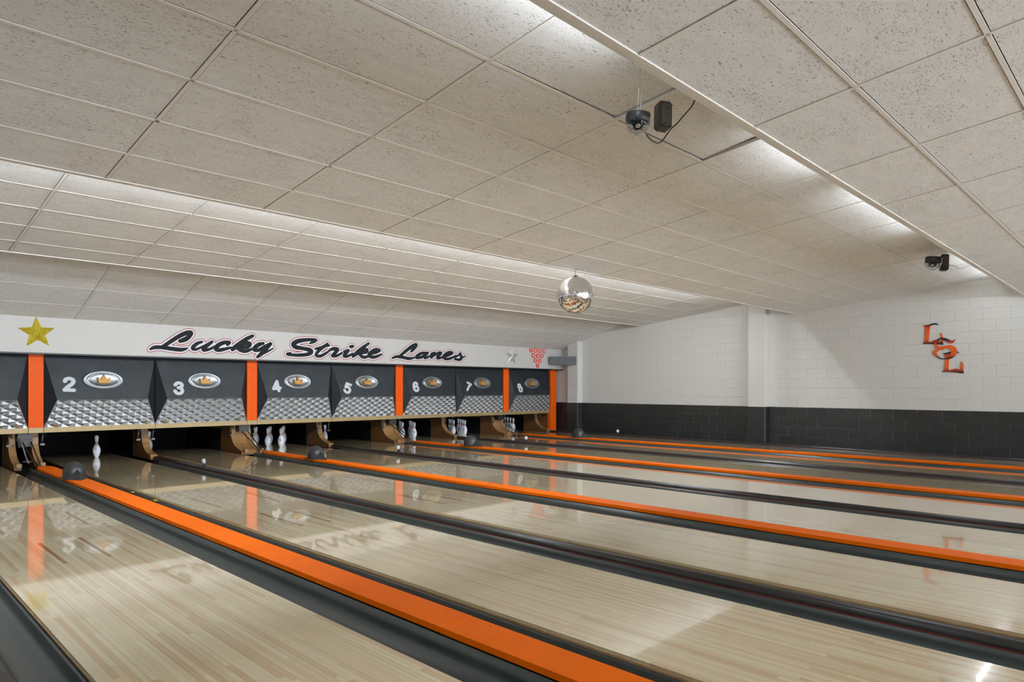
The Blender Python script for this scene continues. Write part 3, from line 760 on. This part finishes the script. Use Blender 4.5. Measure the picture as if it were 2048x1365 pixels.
# ================================================================== PIT: kickbacks, lifts, pins
def kick_profile(dy):
    return [(0.20 + dy, 0.50), (0.175 + dy, 0.33), (0.13 + dy, 0.24), (0.06 + dy, 0.165), (-0.03 + dy, 0.115), (-0.14 + dy, 0.08), (-0.27 + dy, 0.06), (-0.30 + dy, 0.04), (-0.30 + dy, -0.02)]
def kickback(xa, xb, dy, label, wide_front=0.0, toe=False):
    root = empty('kickback', ((xa + xb) / 2, dy, 0)); w = (xb - xa) / 2
    tag(root, label, 'kickback', 'wooden kickbacks of the pits')
    fr = kick_profile(0)
    MB().prism([(y + 0.012, z) for y, z in fr] + [(0.62, -0.02), (0.62, 0.50)], -w, w, 'x').build('wood_panel', 'wood_kick', root)
    # bent light wood edge over the curved front
    mb = MB(); n = len(fr)
    outer = [(y, z + 0.004) for y, z in fr]
    mb.prism(outer + [(y + 0.014, z - 0.004) for y, z in reversed(fr)], -w - wide_front, w + wide_front, 'x').build('curved_edge', 'wood_face', root)
    if toe: MB().box(-w * 0.7, w * 0.7, -0.40, -0.305, 0.03, 0.085).build('toe_block', 'wood_face', root)
    MB().box(-w, w, 0.62, 2.3 - dy, -0.02, 0.62).build('black_panel', 'blackpit', root)
    MB().box(-w - 0.003, w + 0.003, 0.605, 0.62, -0.02, 0.5).build('edge_strip', 'steel', root)
    MB().box(-w - 0.004, w + 0.004, 0.22, 0.34, 0.33, 0.375).build('steel_plate', 'steel', root)
    MB().box(-w - 0.001, w + 0.001, 0.24, 1.6, 0.42, 0.49).build('top_rail', 'wood_kick', root)
for xc, t in ((-1.60, 'left of lane one'), (1.76, 'between lanes two and three'), (5.12, 'between lanes four and five'), (8.48, 'between lanes six and seven'), (11.84, 'at the right side of lane eight')):
    kickback(xc - 0.06, xc + 0.05, 0.26, 'wooden kickback with curved front edge ' + t)
for k in range(4):
    t = 'between lanes %s and %s' % (NUM[2 * k + 1], NUM[2 * k + 2])
    kickback(k * P - 0.215, k * P - 0.125, 0.0, 'left wooden kickback with curved front edge ' + t, toe=True)
    kickback(k * P + 0.075, k * P + 0.165, 0.0, 'right wooden kickback with curved front edge ' + t, toe=True)
    lift = empty('ball_lift', (k * P, 0, 0))
    tag(lift, ('open ball lift with dark rods and chrome bar ' if k == 0 else 'ball lift with curved tan panel and two dark rods ') + t, 'ball lift', 'ball lifts at the head of the orange covers')
    if k:
        fr = kick_profile(0)
        MB().prism([(y + 0.01, z) for y, z in fr] + [(y + 0.022, z - 0.006) for y, z in reversed(fr)], -0.119, 0.069, 'x').build('curved_panel', 'wood_face', lift)
    else:
        MB().tube([(-0.10, 0.10, 0.46), (-0.095, 0.02, 0.42), (-0.075, -0.1, 0.30), (-0.055, -0.24, 0.14), (-0.05, -0.36, 0.09)], 0.011, 8).build('chrome_bar', 'silver_frame', lift)
        MB().box(-0.115, 0.065, 0.02, 0.03, 0.30, 0.42).build('lift_plate', 'dark_steel', lift)
        MB().box(-0.115, 0.065, -0.30, -0.285, 0.10, 0.115).build('cross_bar', 'dark_steel', lift)
    for xa, xb in ((-0.06, 0.0), (0.045, 0.06)):
        MB().tube([(xa, 0.22, 0.47), (xa, 0.02, 0.37), (xb, -0.50, 0.085), (xb, -0.56, 0.06)], 0.010, 8).build('rod', 'dark_steel', lift)
    MB().box(-0.117, 0.067, 0.04, 0.30, 0.38, 0.50).build('lift_head', 'dark_steel', lift)
MB_w = MB().box(11.93, 11.95, 0.0, 2.2, -0.1, 0.55).build('pit_side_panel', 'wood_kick')
tag(MB_w, 'stained plywood panel beside the pit of lane eight', 'panel')

PIN = [(0.0, 0.0), (1.0, 0.0), (1.06, 0.12), (1.414, 0.75), (1.953, 2.25), (2.255, 3.375), (2.383, 4.5), (2.282, 5.875), (1.851, 7.25), (1.50, 8.0), (1.235, 8.625), (0.982, 9.375), (0.898, 10.0), (0.935, 10.875), (1.047, 11.75), (1.203, 12.625), (1.273, 13.5), (1.20, 14.1), (0.98, 14.6), (0.62, 14.88), (0.25, 14.98), (0.0, 15.0)]
INCH = 0.0254
pin_me = MB().lathe([(r * INCH, z * INCH) for r, z in PIN], 20).mesh('body', 'pin')
def pin_r(z):
    for (r0, z0), (r1, z1) in zip(PIN, PIN[1:]):
        if z0 <= z <= z1 and z1 > z0: return (r0 + (r1 - r0) * (z - z0) / (z1 - z0)) * INCH
    return 0
def ring_me(za, zb):
    return MB().lathe([(pin_r(z) + 0.0007, z * INCH) for z in (za, (za + zb) / 2, zb)], 20).mesh('stripe', 'pin_red')
ring_a, ring_b = ring_me(9.15, 9.75), ring_me(10.25, 10.8)
def mark_me():
    mb = MB(); zc = 5.9
    def pt(a, z): r = pin_r(z) + 0.0012; return (r * math.cos(a), r * math.sin(a), z * INCH)
    seg = []
    for k in range(15):
        q = math.radians(40 + 290 * k / 14)
        seg.append(((math.cos(q), math.sin(q))))
    for i in range(14):
        (c0, s0), (c1, s1) = seg[i], seg[i + 1]
        f = lambda c, s, R: pt(c * R * 0.022 / 0.055, zc + s * R * 1.05)
        mb.add([f(c0, s0, 1.0), f(c1, s1, 1.0), f(c1, s1, 0.6), f(c0, s0, 0.6)], [(0, 1, 2, 3)])
    mb.add([pt(0.0, zc + 0.18), pt(0.42, zc + 0.18), pt(0.42, zc - 0.3), pt(0.0, zc - 0.3)], [(0, 1, 2, 3)])
    return mb.mesh('mark', 'pin_blue')
mark = mark_me()
HEAD_Y, SPC = 0.56, 0.3048
RACK = [(0, 0, 'head pin of'), (-0.5, 1, 'left in the second row of'), (0.5, 1, 'right in the second row of'),
        (-1, 2, 'left in the third row of'), (0, 2, 'middle in the third row of'), (1, 2, 'right in the third row of'),
        (-1.5, 3, 'far left in the back row of'), (-0.5, 3, 'second from left in the back row of'), (0.5, 3, 'third from left in the back row of'), (1.5, 3, 'far right in the back row of')]
def pin(lane, idx, label):
    i, row, _ = RACK[idx]
    root = empty('bowling_pin', (lane_x(lane) + LANE_W / 2 + i * SPC, HEAD_Y + row * SPC * 0.866, 0.0), (0, 0, math.radians(random.uniform(-155, -75))))
    tag(root, label, 'bowling pin', 'bowling pins on lane %s' % NUM[lane])
    place('body', pin_me, root)
    place('stripe', ring_a, root); place('stripe', ring_b, root)
    place('mark', mark, root)
pin(2, 2, 'single white bowling pin with red stripes standing alone on lane two')
pin(3, 6, 'single white bowling pin on lane three, half behind the wooden kickback')
pin(5, 3, 'single white bowling pin on lane five, beside the curved kickback')
for lane in (4, 6, 7, 8):
    for idx in range(10):
        pin(lane, idx, 'bowling pin, %s the rack on lane %s' % (RACK[idx][2], NUM[lane]))

# ================================================================== MASKING UNITS
ZT, ZC, ZB = 1.695, 1.006, 0.59
INSET, PROT = 0.156, 0.134
def unit_x(n):
    k = (n - 2) // 2 if n % 2 == 0 else (n - 3) // 2
    a = (0.195, 1.7775) if n % 2 == 0 else (1.7775, P)
    if n == 8: a = (0.195, 11.885 - 3 * P)
    return a[0] + k * P, a[1] + k * P
NUMTILT = {1: 0, 2: -2, 3: -3, 4: 7, 5: -20, 6: 4, 7: -24, 8: 22}
NUMPOS = {1: (-1.06, 1.24), 2: (0.515, 1.251), 3: (2.129, 1.191), 4: (3.905, 1.23), 5: (5.457, 1.194), 6: (7.225, 1.228), 7: (8.821, 1.231), 8: (10.622, 1.204)}
up_tilt = math.atan2(PROT, ZT - ZC)
def on_upper(z): return -PROT * (ZT - z) / (ZT - ZC)

def embossed(xa, xb):
    """pressed diamond sheet, clipped to the trapezoid between crease and foot"""
    slant = math.hypot(PROT, ZC - ZB)
    ux = Vector((1, 0, 0)); uz = Vector((0, -PROT, ZC - ZB)).normalized()
    org = Vector(((xa + xb) / 2, -0.004, ZB))
    nrm = ux.cross(uz)
    if nrm.y > 0: nrm = -nrm
    dw, dh, up = 0.184, slant / 4.0, 0.036
    mb = MB()
    nx = int((xb - xa) / dw / 2) + 3
    for j2 in range(-1, 10):
        for i in range(-nx, nx + 1):
            cx = (i + (0.5 if j2 % 2 else 0.0)) * dw; cy = j2 * dh / 2
            def q(a, b, h=0.0): return org + ux * a + uz * b + nrm * h
            mb.add([q(cx - dw / 2, cy), q(cx, cy - dh / 2), q(cx + dw / 2, cy), q(cx, cy + dh / 2), q(cx - dw * 0.06, cy + dh * 0.02, up)],
                   [(0, 1, 4), (1, 2, 4), (2, 3, 4), (3, 0, 4)])
    me = mb.mesh('lower_panel', 'silver', fixn=False)
    bm = bmesh.new(); bm.from_mesh(me)
    half = (xb - xa) / 2
    planes = [(org, -uz), (org + uz * slant, uz)]
    for s in (-1, 1):
        p0 = org + ux * (s * half); p1 = org + uz * slant + ux * (s * (half - INSET))
        d = (p1 - p0).normalized(); out = d.cross(nrm)
        if out.x * s < 0: out = -out
        planes.append((p0, out))
    for co, no in planes:
        bmesh.ops.bisect_plane(bm, geom=bm.verts[:] + bm.edges[:] + bm.faces[:], plane_co=co, plane_no=no, clear_outer=True)
    bmesh.ops.remove_doubles(bm, verts=bm.verts[:], dist=0.0005)
    bm.to_mesh(me); bm.free()
    return me

def bar(mb, a, b, r=0.006):
    mb.tube([a, b], r, 4, smooth=False)

dish_prof = [(0.0, 0.004), (0.25, 0.005), (0.5, 0.009), (0.72, 0.016), (0.76, 0.022), (0.80, 0.020), (0.83, 0.014), (0.90, 0.016), (0.96, 0.022), (1.0, 0.016), (1.0, 0.0)]
dish_me = MB().lathe(dish_prof, 48, 0, 0, 0.285, 0.142).mesh('emblem', 'dish')
crown_poly = [(-0.075, -0.058), (0.078, -0.058), (0.092, 0.040), (0.046, -0.004), (0.006, 0.082), (-0.036, -0.002), (-0.088, 0.036)]
crown_me = MB().prism(crown_poly, 0.006, 0.055, 'z').mesh('crown', 'crown')
stick_me = MB().lathe([(0.0, 0.004), (0.028, 0.004), (0.028, 0.0)], 16, smooth=False).mesh('sticker', 'gold')

for n in range(1, 9):
    xa, xb = unit_x(n); xm = (xa + xb) / 2
    g = 0.006
    root = empty('masking_unit', (xm, 0, ZB - 0.08))
    tag(root, ('charcoal masking unit at the left picture edge, its right half visible' if n == 1 else 'charcoal masking unit numbered %s with crown emblem and silver diamond panel' % NUM[n]), 'masking unit', 'masking units above the lanes')
    def loc(x, y, z): return (x - xm, y, z - (ZB - 0.08))
    A, B = loc(xa + g, 0, ZT), loc(xb - g, 0, ZT)
    C, D = loc(xb - INSET, -PROT, ZC), loc(xa + INSET, -PROT, ZC)
    E, F = loc(xb - g, 0, ZB), loc(xa + g, 0, ZB)
    back = 0.012
    bk = lambda v: (v[0], v[1] + back, v[2])
    MB().add([A, B, C, D, bk(A), bk(B), bk(C), bk(D)], [(0, 1, 2, 3), (7, 6, 5, 4), (0, 4, 5, 1), (1, 5, 6, 2), (2, 6, 7, 3), (3, 7, 4, 0)]).build('upper_panel', 'charcoal', root)
    for (p, q, r, s) in ((A, D, F, -1), (B, C, E, 1)):
        pb = [(v[0] + s * -0.004, v[1] + 0.03, v[2]) for v in (p, q, r)]
        MB().add([p, q, r] + pb, [(0, 1, 2), (5, 4, 3), (0, 3, 4, 1), (1, 4, 5, 2), (2, 5, 3, 0)]).build('side_panel', 'charcoal_side', root)
    me = embossed(xa + g, xb - g)
    lp = place('lower_panel', me, root, loc(0, 0, 0))
    mb = MB(); o = 0.010
    fr = lambda v: (v[0], v[1] - o, v[2])
    for a, b in ((D, C), (C, E), (D, F)): bar(mb, fr(a), fr(b), 0.007)
    mb.build('edging', 'silver_frame', root)
    mb = MB(); bar(mb, (A[0], A[1] - 0.003, A[2]), (D[0], D[1] - 0.003, D[2]), 0.004); bar(mb, (B[0], B[1] - 0.003, B[2]), (C[0], C[1] - 0.003, C[2]), 0.004)
    mb.build('panel_seam', 'charcoal', root)
    MB().box(xa - xm + 0.004, xb - xm - 0.004, -0.036, 0.03, 0.0, 0.078).build('gold_trim', 'gold', root)
    MB().box(xa - xm + 0.004, xb - xm - 0.004, 0.03, 0.06, 0.04, ZT - ZB + 0.1).build('backing', 'blackpit', root)
    # emblem and numeral lie on the sloping upper panel
    tilt = (PI / 2 - up_tilt, 0, 0)
    ez = 1.322
    em = place('emblem', dish_me, root, loc(xm + (0.02 if n == 8 else 0), on_upper(ez) - 0.002, ez), tilt)
    place('crown', crown_me, em)
    nx, nz = NUMPOS[n]
    nu = place('numeral', text_mesh(str(n), 'numeral', 0.115), root, loc(nx, on_upper(nz) - 0.004, nz))
    nu.rotation_euler = (Matrix.Rotation(tilt[0], 3, 'X') @ Matrix.Rotation(math.radians(NUMTILT[n]), 3, 'Z')).to_euler()
    nu.scale = (0.255, 0.235, 1)
    # little round number stickers in the lower corners
    lt = (PI / 2 + math.atan2(PROT, ZC - ZB), 0, 0)
    for s, ch in ((-1, '1'), (1, '2')):
        zz = ZB + 0.045
        yy = -PROT * 0.045 / (ZC - ZB) - 0.036
        xx = (xa + 0.155) if s < 0 else (xb - 0.155)
        st = place('sticker', stick_me, root, loc(xx, yy, zz), lt)
        nm = place('numeral', text_mesh(ch, 'dark_trim', 0.08), st, (0, 0, 0.0045)); nm.scale = (0.036, 0.036, 0.2)
    # hanging spring brackets under the unit
    for xx in (xa + 0.03, xb - 0.20):
        br = empty('bracket', loc(xx, 0.15, 0.50), parent=root)
        MB().tube([(0.0, 0, 0.06), (-0.012, -0.005, -0.08), (-0.02, -0.015, -0.16)], 0.012, 6).build('arm', 'steel', br)
        MB().box(-0.045, 0.012, -0.03, 0.01, -0.195, -0.165).build('foot', 'steel', br)
        MB().tube([(0.03, 0.0, 0.06), (0.02, 0.0, -0.07)], 0.007, 6).build('spring', 'dark_steel', br)

# orange columns between the units
for k in range(4):
    root = empty('masking_column', (k * P + 0.0975, 0, ZB - 0.08))
    tag(root, 'orange column between the masking units numbered %s and %s' % (NUM[2 * k + 1], NUM[2 * k + 2]), 'column', 'orange masking columns')
    MB().box(-0.0955, 0.0955, -0.03, 0.05, 0.08, 1.715 - ZB + 0.08).build('post', 'column', root)
    MB().box(-0.0945, 0.0945, -0.038, 0.03, 0.0, 0.079).build('gold_trim', 'gold', root)
root = empty('masking_column', (12.01, 0, -0.02))
tag(root, 'tall orange column reaching the floor at the right end of the masking', 'column', 'orange masking columns')
MB().box(-0.118, 0.118, -0.05, 0.06, 0.0, 1.74).build('post', 'column', root)
MB().box(-0.122, 0.122, -0.055, 0.065, 0.0, 0.02).build('foot', 'black', root)
tag(MB().box(XL, -1.62, 0.0, 0.05, -0.1, 2.3).build('wall_back', 'wall_plain'), kind='structure')

# ================================================================== VALANCE with lettering
YV = -0.22
root = tag(MB().box(XL, XW - 0.01, YV, YV + 0.03, 1.725, 2.262).build('valance', 'valance'), 'long white fascia board above the masking units carrying the script lettering', 'fascia')
MB().box(XL, XW - 0.01, YV + 0.03, -0.035, 1.725, 1.737).build('soffit', 'dark_trim', root)
MB().box(XL, XW - 0.01, YV + 0.004, YV + 0.03, 1.700, 1.7245).build('lower_rail', 'dark_trim', root)
for xs in (2.285, 4.75, 7.2, 9.6): MB().box(xs - 0.001, xs + 0.001, YV - 0.0006, YV, 1.726, 2.26).build('seam', 'joint_white', root)

for w, where in (('Lucky', 'above mask three'), ('Strike', 'above masks four and five'), ('Lanes', 'above mask six')):
    root = empty('script_lettering', (WORDS[w][0][1][0][0][0], YV, 1.84))
    tag(root, 'black brush script word %s outlined in white and red, %s' % (w, where), 'lettering', 'script lettering on the fascia')
    ox, oz = root.location.x, root.location.z
    every = [s for _, st in WORDS[w] for s in st]
    fld = brush_field(every, 0.008, 0.05)
    for nm, mat, grow, dep in (('outline', 'letter_red', 0.040, 0.0012), ('halo', 'letter_white', 0.028, 0.0024)):
        field_mesh(MB(), fld, grow, lambda a, b, d=dep: (a - ox, -d, b - oz)).build(nm, mat, root, fixn=False)
    for i, (ch, strokes) in enumerate(WORDS[w]):
        field_mesh(MB(), brush_field(strokes, 0.007, 0.02), 0.006, lambda a, b, d=0.0036 + 0.0006 * (i % 2): (a - ox, -d, b - oz)).build('letter', 'letter', root, fixn=False)

def star(name, label, mat, cx, cz, R, r, rot, grp='foil stars on the fascia'):
    mb = MB(); rim = []
    for k in range(10):
        a = PI / 2 + rot + PI * k / 5; q = R if k % 2 == 0 else r
        rim.append((q * math.cos(a), 0.0, q * math.sin(a)))
    mb.add(rim + [(0, -0.05, 0)], [(k, (k + 1) % 10, 10) for k in range(10)] + [tuple(range(9, -1, -1))])
    o = mb.build(name, mat, None, (cx, YV - 0.004, cz))
    tag(o, label, 'star', grp)
star('foil_star', 'gold glitter star at the left end of the fascia', 'star_gold', 0.075, 2.02, 0.245, 0.105, 0.06)
star('foil_star', 'silver foil star beside the red pin diagram', 'star_silver', 10.19, 2.012, 0.245, 0.10, -0.02)

root = empty('pin_diagram', (11.17, YV - 0.001, 1.80))
tag(root, 'triangle of ten red discs numbered 1 to 10 on the fascia', 'decal')
disc_me = MB().lathe([(0.0, 0.003), (0.070, 0.003), (0.070, 0.0)], 24, smooth=False).mesh('disc', 'red')
for num, i, row in ((7, -1.5, 3), (8, -0.5, 3), (9, 0.5, 3), (10, 1.5, 3), (4, -1, 2), (5, 0, 2), (6, 1, 2), (2, -0.5, 1), (3, 0.5, 1), (1, 0, 0)):
    d = place('disc', disc_me, root, (i * 0.172 - 0.002, 0, row * 0.134), FACE)
    d.scale = (1.0, 0.92, 1)
    nm = place('numeral', text_mesh(str(num), 'letter_white', 0.105), d, (0, 0, 0.0042)); nm.scale = (0.074 if num < 10 else 0.062, 0.080, 1)

# dark bar across the corner
a = Vector((11.56, -0.30, 1.945)); b = Vector((12.00, -0.86, 1.945))
ang = math.atan2(b.y - a.y, b.x - a.x); L = (b - a).length
root = empty('corner_bar', tuple((a + b) / 2), (0, 0, ang))
tag(root, 'charcoal bar-shaped box set across the corner beside the pin diagram', 'box')
MB().box(-L / 2, L / 2, 0.0, 0.05, -0.108, 0.108).build('face', 'foam', root)
MB().box(-L / 2 + 0.02, L / 2 - 0.02, 0.05, 0.12, -0.09, 0.09).build('body', 'black', root)

# ================================================================== MONOGRAM on the block wall
root = empty('wall_monogram', (XW, -9.3, 1.5))
tag(root, 'orange and black letters L S L interlocked on the white block wall', 'monogram')
def wallpt(d): return lambda y, z: (-d, y + 9.3, z - 1.5)
for poly, nm in ((LSL_L1, 'letter'), (LSL_L2, 'letter')):
    mb = MB().prism([(y + 9.3, z - 1.5) for y, z in poly], -0.016, -0.006, 'x')
    mb.build(nm, 'mono', root)
field_mesh(MB(), brush_field(LSL_S, 0.006, 0.0), 0.0, wallpt(0.019)).build('letter', 'mono_s', root, fixn=False)
field_mesh(MB(), brush_field(LSL_T, 0.005, 0.0), 0.0, wallpt(0.014)).build('serif', 'black', root, fixn=False)

# ================================================================== HANGING THINGS
# mirror ball under the middle lip
bx, by = 4.83, -6.70
root = empty('mirror_ball', (bx, by, 2.44))
tag(root, 'mirror ball hanging on a chain from the middle ceiling lip', 'mirror ball')
R = 0.243
mb = MB(); rows = 46
for i in range(rows):
    t0, t1 = PI * i / rows, PI * (i + 1) / rows; tm = (t0 + t1) / 2
    nseg = max(6, int(2 * PI * math.sin(tm) * rows / PI))
    for k in range(nseg):
        p0, p1 = 2 * PI * k / nseg, 2 * PI * (k + 1) / nseg
        def sp(t, p): return Vector((math.sin(t) * math.cos(p), math.sin(t) * math.sin(p), math.cos(t)))
        c = sp(tm, (p0 + p1) / 2)
        j = Vector((random.gauss(0, 1), random.gauss(0, 1), random.gauss(0, 1))) * 0.03
        n = (c + j).normalized()
        vs = []
        for t, p in ((t0, p0), (t0, p1), (t1, p1), (t1, p0)):
            q = c + (sp(t, p) - c) * 0.97
            q = q - n * (q - c).dot(n)
            vs.append(q * R)
        mb.add(vs, [(3, 2, 1, 0)])
mt = mb.build('mirror_tiles', 'mirror', root, fixn=False); tag(mt, kind='stuff')
MB().lathe([(R * 0.985 * math.sin(PI * k / 24), -R * 0.985 * math.cos(PI * k / 24)) for k in range(25)], 48).build('core', 'steel', root)
MB().lathe([(0.03, R - 0.004), (0.03, R + 0.012), (0.0, R + 0.012)], 12).build('top_cap', 'steel', root)
mb = MB()
for k in range(6):
    z = R + 0.016 + k * 0.013
    mb.lathe([(0.004, z), (0.006, z + 0.004), (0.004, z + 0.008)], 6)
mb.build('chain', 'steel', root)
MB().lathe([(0.0, R + 0.09), (0.035, R + 0.09), (0.035, R + 0.128), (0.0, R + 0.128)], 16, smooth=False).build('motor', 'black', root)
MB().box(-0.15, 0.10, -0.03, 0.03, R + 0.104, R + 0.118).build('mount_plate', 'wood_kick', root)

def party_light(loc, r, yaw, label):
    root = empty('party_light', loc, (math.radians(6), math.radians(-5), yaw))
    tag(root, label, 'party light', 'dome party lights')
    MB().lathe([(0.0, r * 0.95), (r * 0.98, r * 0.95), (r * 1.02, r * 0.85), (r * 1.02, r * 0.25), (r * 0.95, r * 0.18), (0.0, r * 0.18)], 28).build('housing', 'black', root)
    outer = [(r * math.cos(PI / 2 * k / 10), r * 0.18 - r * 1.0 * math.sin(PI / 2 * k / 10)) for k in range(11)]
    inner = [(q * 0.96, 0.18 * r + (z - 0.18 * r) * 0.96) for q, z in reversed(outer)]
    MB().lathe(outer + inner, 28).build('dome', 'glass', root)
    MB().lathe([(0.0, r * 0.12), (r * 0.55, r * 0.12), (r * 0.45, -r * 0.25), (0.0, -r * 0.42)], 12, smooth=False).build('lamp_core', 'dark_steel', root)
    for k in range(6):
        a = 2 * PI * k / 6 + 0.3
        c = Vector((math.cos(a) * r * 0.62, math.sin(a) * r * 0.62, -r * 0.22))
        ln = MB().lathe([(r * 0.20, 0.02 * r), (r * 0.22, 0.0), (r * 0.18, -0.05 * r), (0.0, -0.09 * r)], 14).build('lens', 'mirror', root, c)
        ln.rotation_euler = Vector((math.cos(a) * 0.7, math.sin(a) * 0.7, -1)).to_track_quat('-Z', 'Y').to_euler()
    MB().tube([(-r * 0.8, 0, r * 0.9), (-r * 1.15, 0, r * 0.5), (-r * 0.95, 0, r * 0.2)], r * 0.06, 6).build('handle', 'cable', root)
    for x in (-0.6, 0.6):
        MB().tube([(x * r, 0, r * 0.95), (x * r * 1.05, 0.0, r * 0.95 + 0.13)], 0.0022, 5).build('tie', 'white', root)

def small_speaker(loc, w, d, h, yaw, label, tie):
    root = empty('speaker', loc, (math.radians(-4), math.radians(3), yaw))
    tag(root, label, 'speaker', 'small black hanging speakers')
    def rbox(w, d, h, e):
        poly = [(-w / 2 + e, -h / 2), (w / 2 - e, -h / 2), (w / 2, -h / 2 + e), (w / 2, h / 2 - e), (w / 2 - e, h / 2), (-w / 2 + e, h / 2), (-w / 2, h / 2 - e), (-w / 2, -h / 2 + e)]
        return MB().prism(poly, -d / 2, d / 2, 'y')
    rbox(w, d, h, w * 0.16).build('cabinet', 'speaker', root)
    o = rbox(w * 0.66, 0.012, h * 0.80, w * 0.1).build('front_panel', 'speaker_face', root, (w * 0.05, -d / 2 - 0.006, -0.004))
    MB().lathe([(0.004, 0.003), (0.004, 0.0)], 8).build('jack', 'blackpit', o, (-w * 0.12, -0.007, -h * 0.33), (PI / 2, 0, 0))
    MB().box(-0.003, 0.003, -0.008, -0.005, h * 0.22, h * 0.28).build('switch', 'blackpit', o)
    MB().tube([(-0.008, 0, h / 2 - 0.004), (-0.014, 0, h / 2 + tie)], 0.0022, 5).build('tie', 'white', root)
    MB().tube([(0.02, 0, h / 2 - 0.004), (0.03, 0.02, h / 2 + tie)], 0.0018, 5).build('tie', 'white', root)

# first set, over the near lanes (hung just behind the nearest lip)
party_light((1.318, -10.05, 2.795), 0.072, 0.4, 'clear dome party light hanging beside the black speaker near the ceiling gap')
small_speaker((1.553, -10.08, 2.905), 0.092, 0.06, 0.172, math.radians(-30), 'small black speaker hanging on ties beside the first dome party light', 0.13)
cb = MB().tube(spline([(1.40, -10.06, 2.755), (1.47, -10.06, 2.735), (1.56, -10.06, 2.752), (1.67, -10.06, 2.86), (1.76, -10.06, 2.93), (1.82, -10.06, 2.985), (1.88, -10.09, 3.06), (1.90, -10.11, 3.115)], 5), 0.0045, 6).build('power_cable', 'cable')
tag(cb, 'black cable looping from the near party light up to the ceiling lip', 'cable', 'black cables of the party lights')
# second set, near the block wall
party_light((8.45, -10.0, 2.90), 0.10, 0.9, 'clear dome party light hanging near the block wall')
small_speaker((8.98, -10.02, 2.99), 0.10, 0.07, 0.23, math.radians(-62), 'small black box speaker hanging beside the far party light near the block wall', 0.06)
cb = MB().tube(spline([(9.12, -10.05, 2.97), (9.35, -10.08, 2.985), (9.55, -10.10, 2.97), (9.85, -10.15, 3.05), (9.97, -10.2, 3.10)], 5), 0.005, 6).build('power_cable', 'cable')
tag(cb, 'black cable from the far speaker up behind the ceiling lip', 'cable', 'black cables of the party lights')
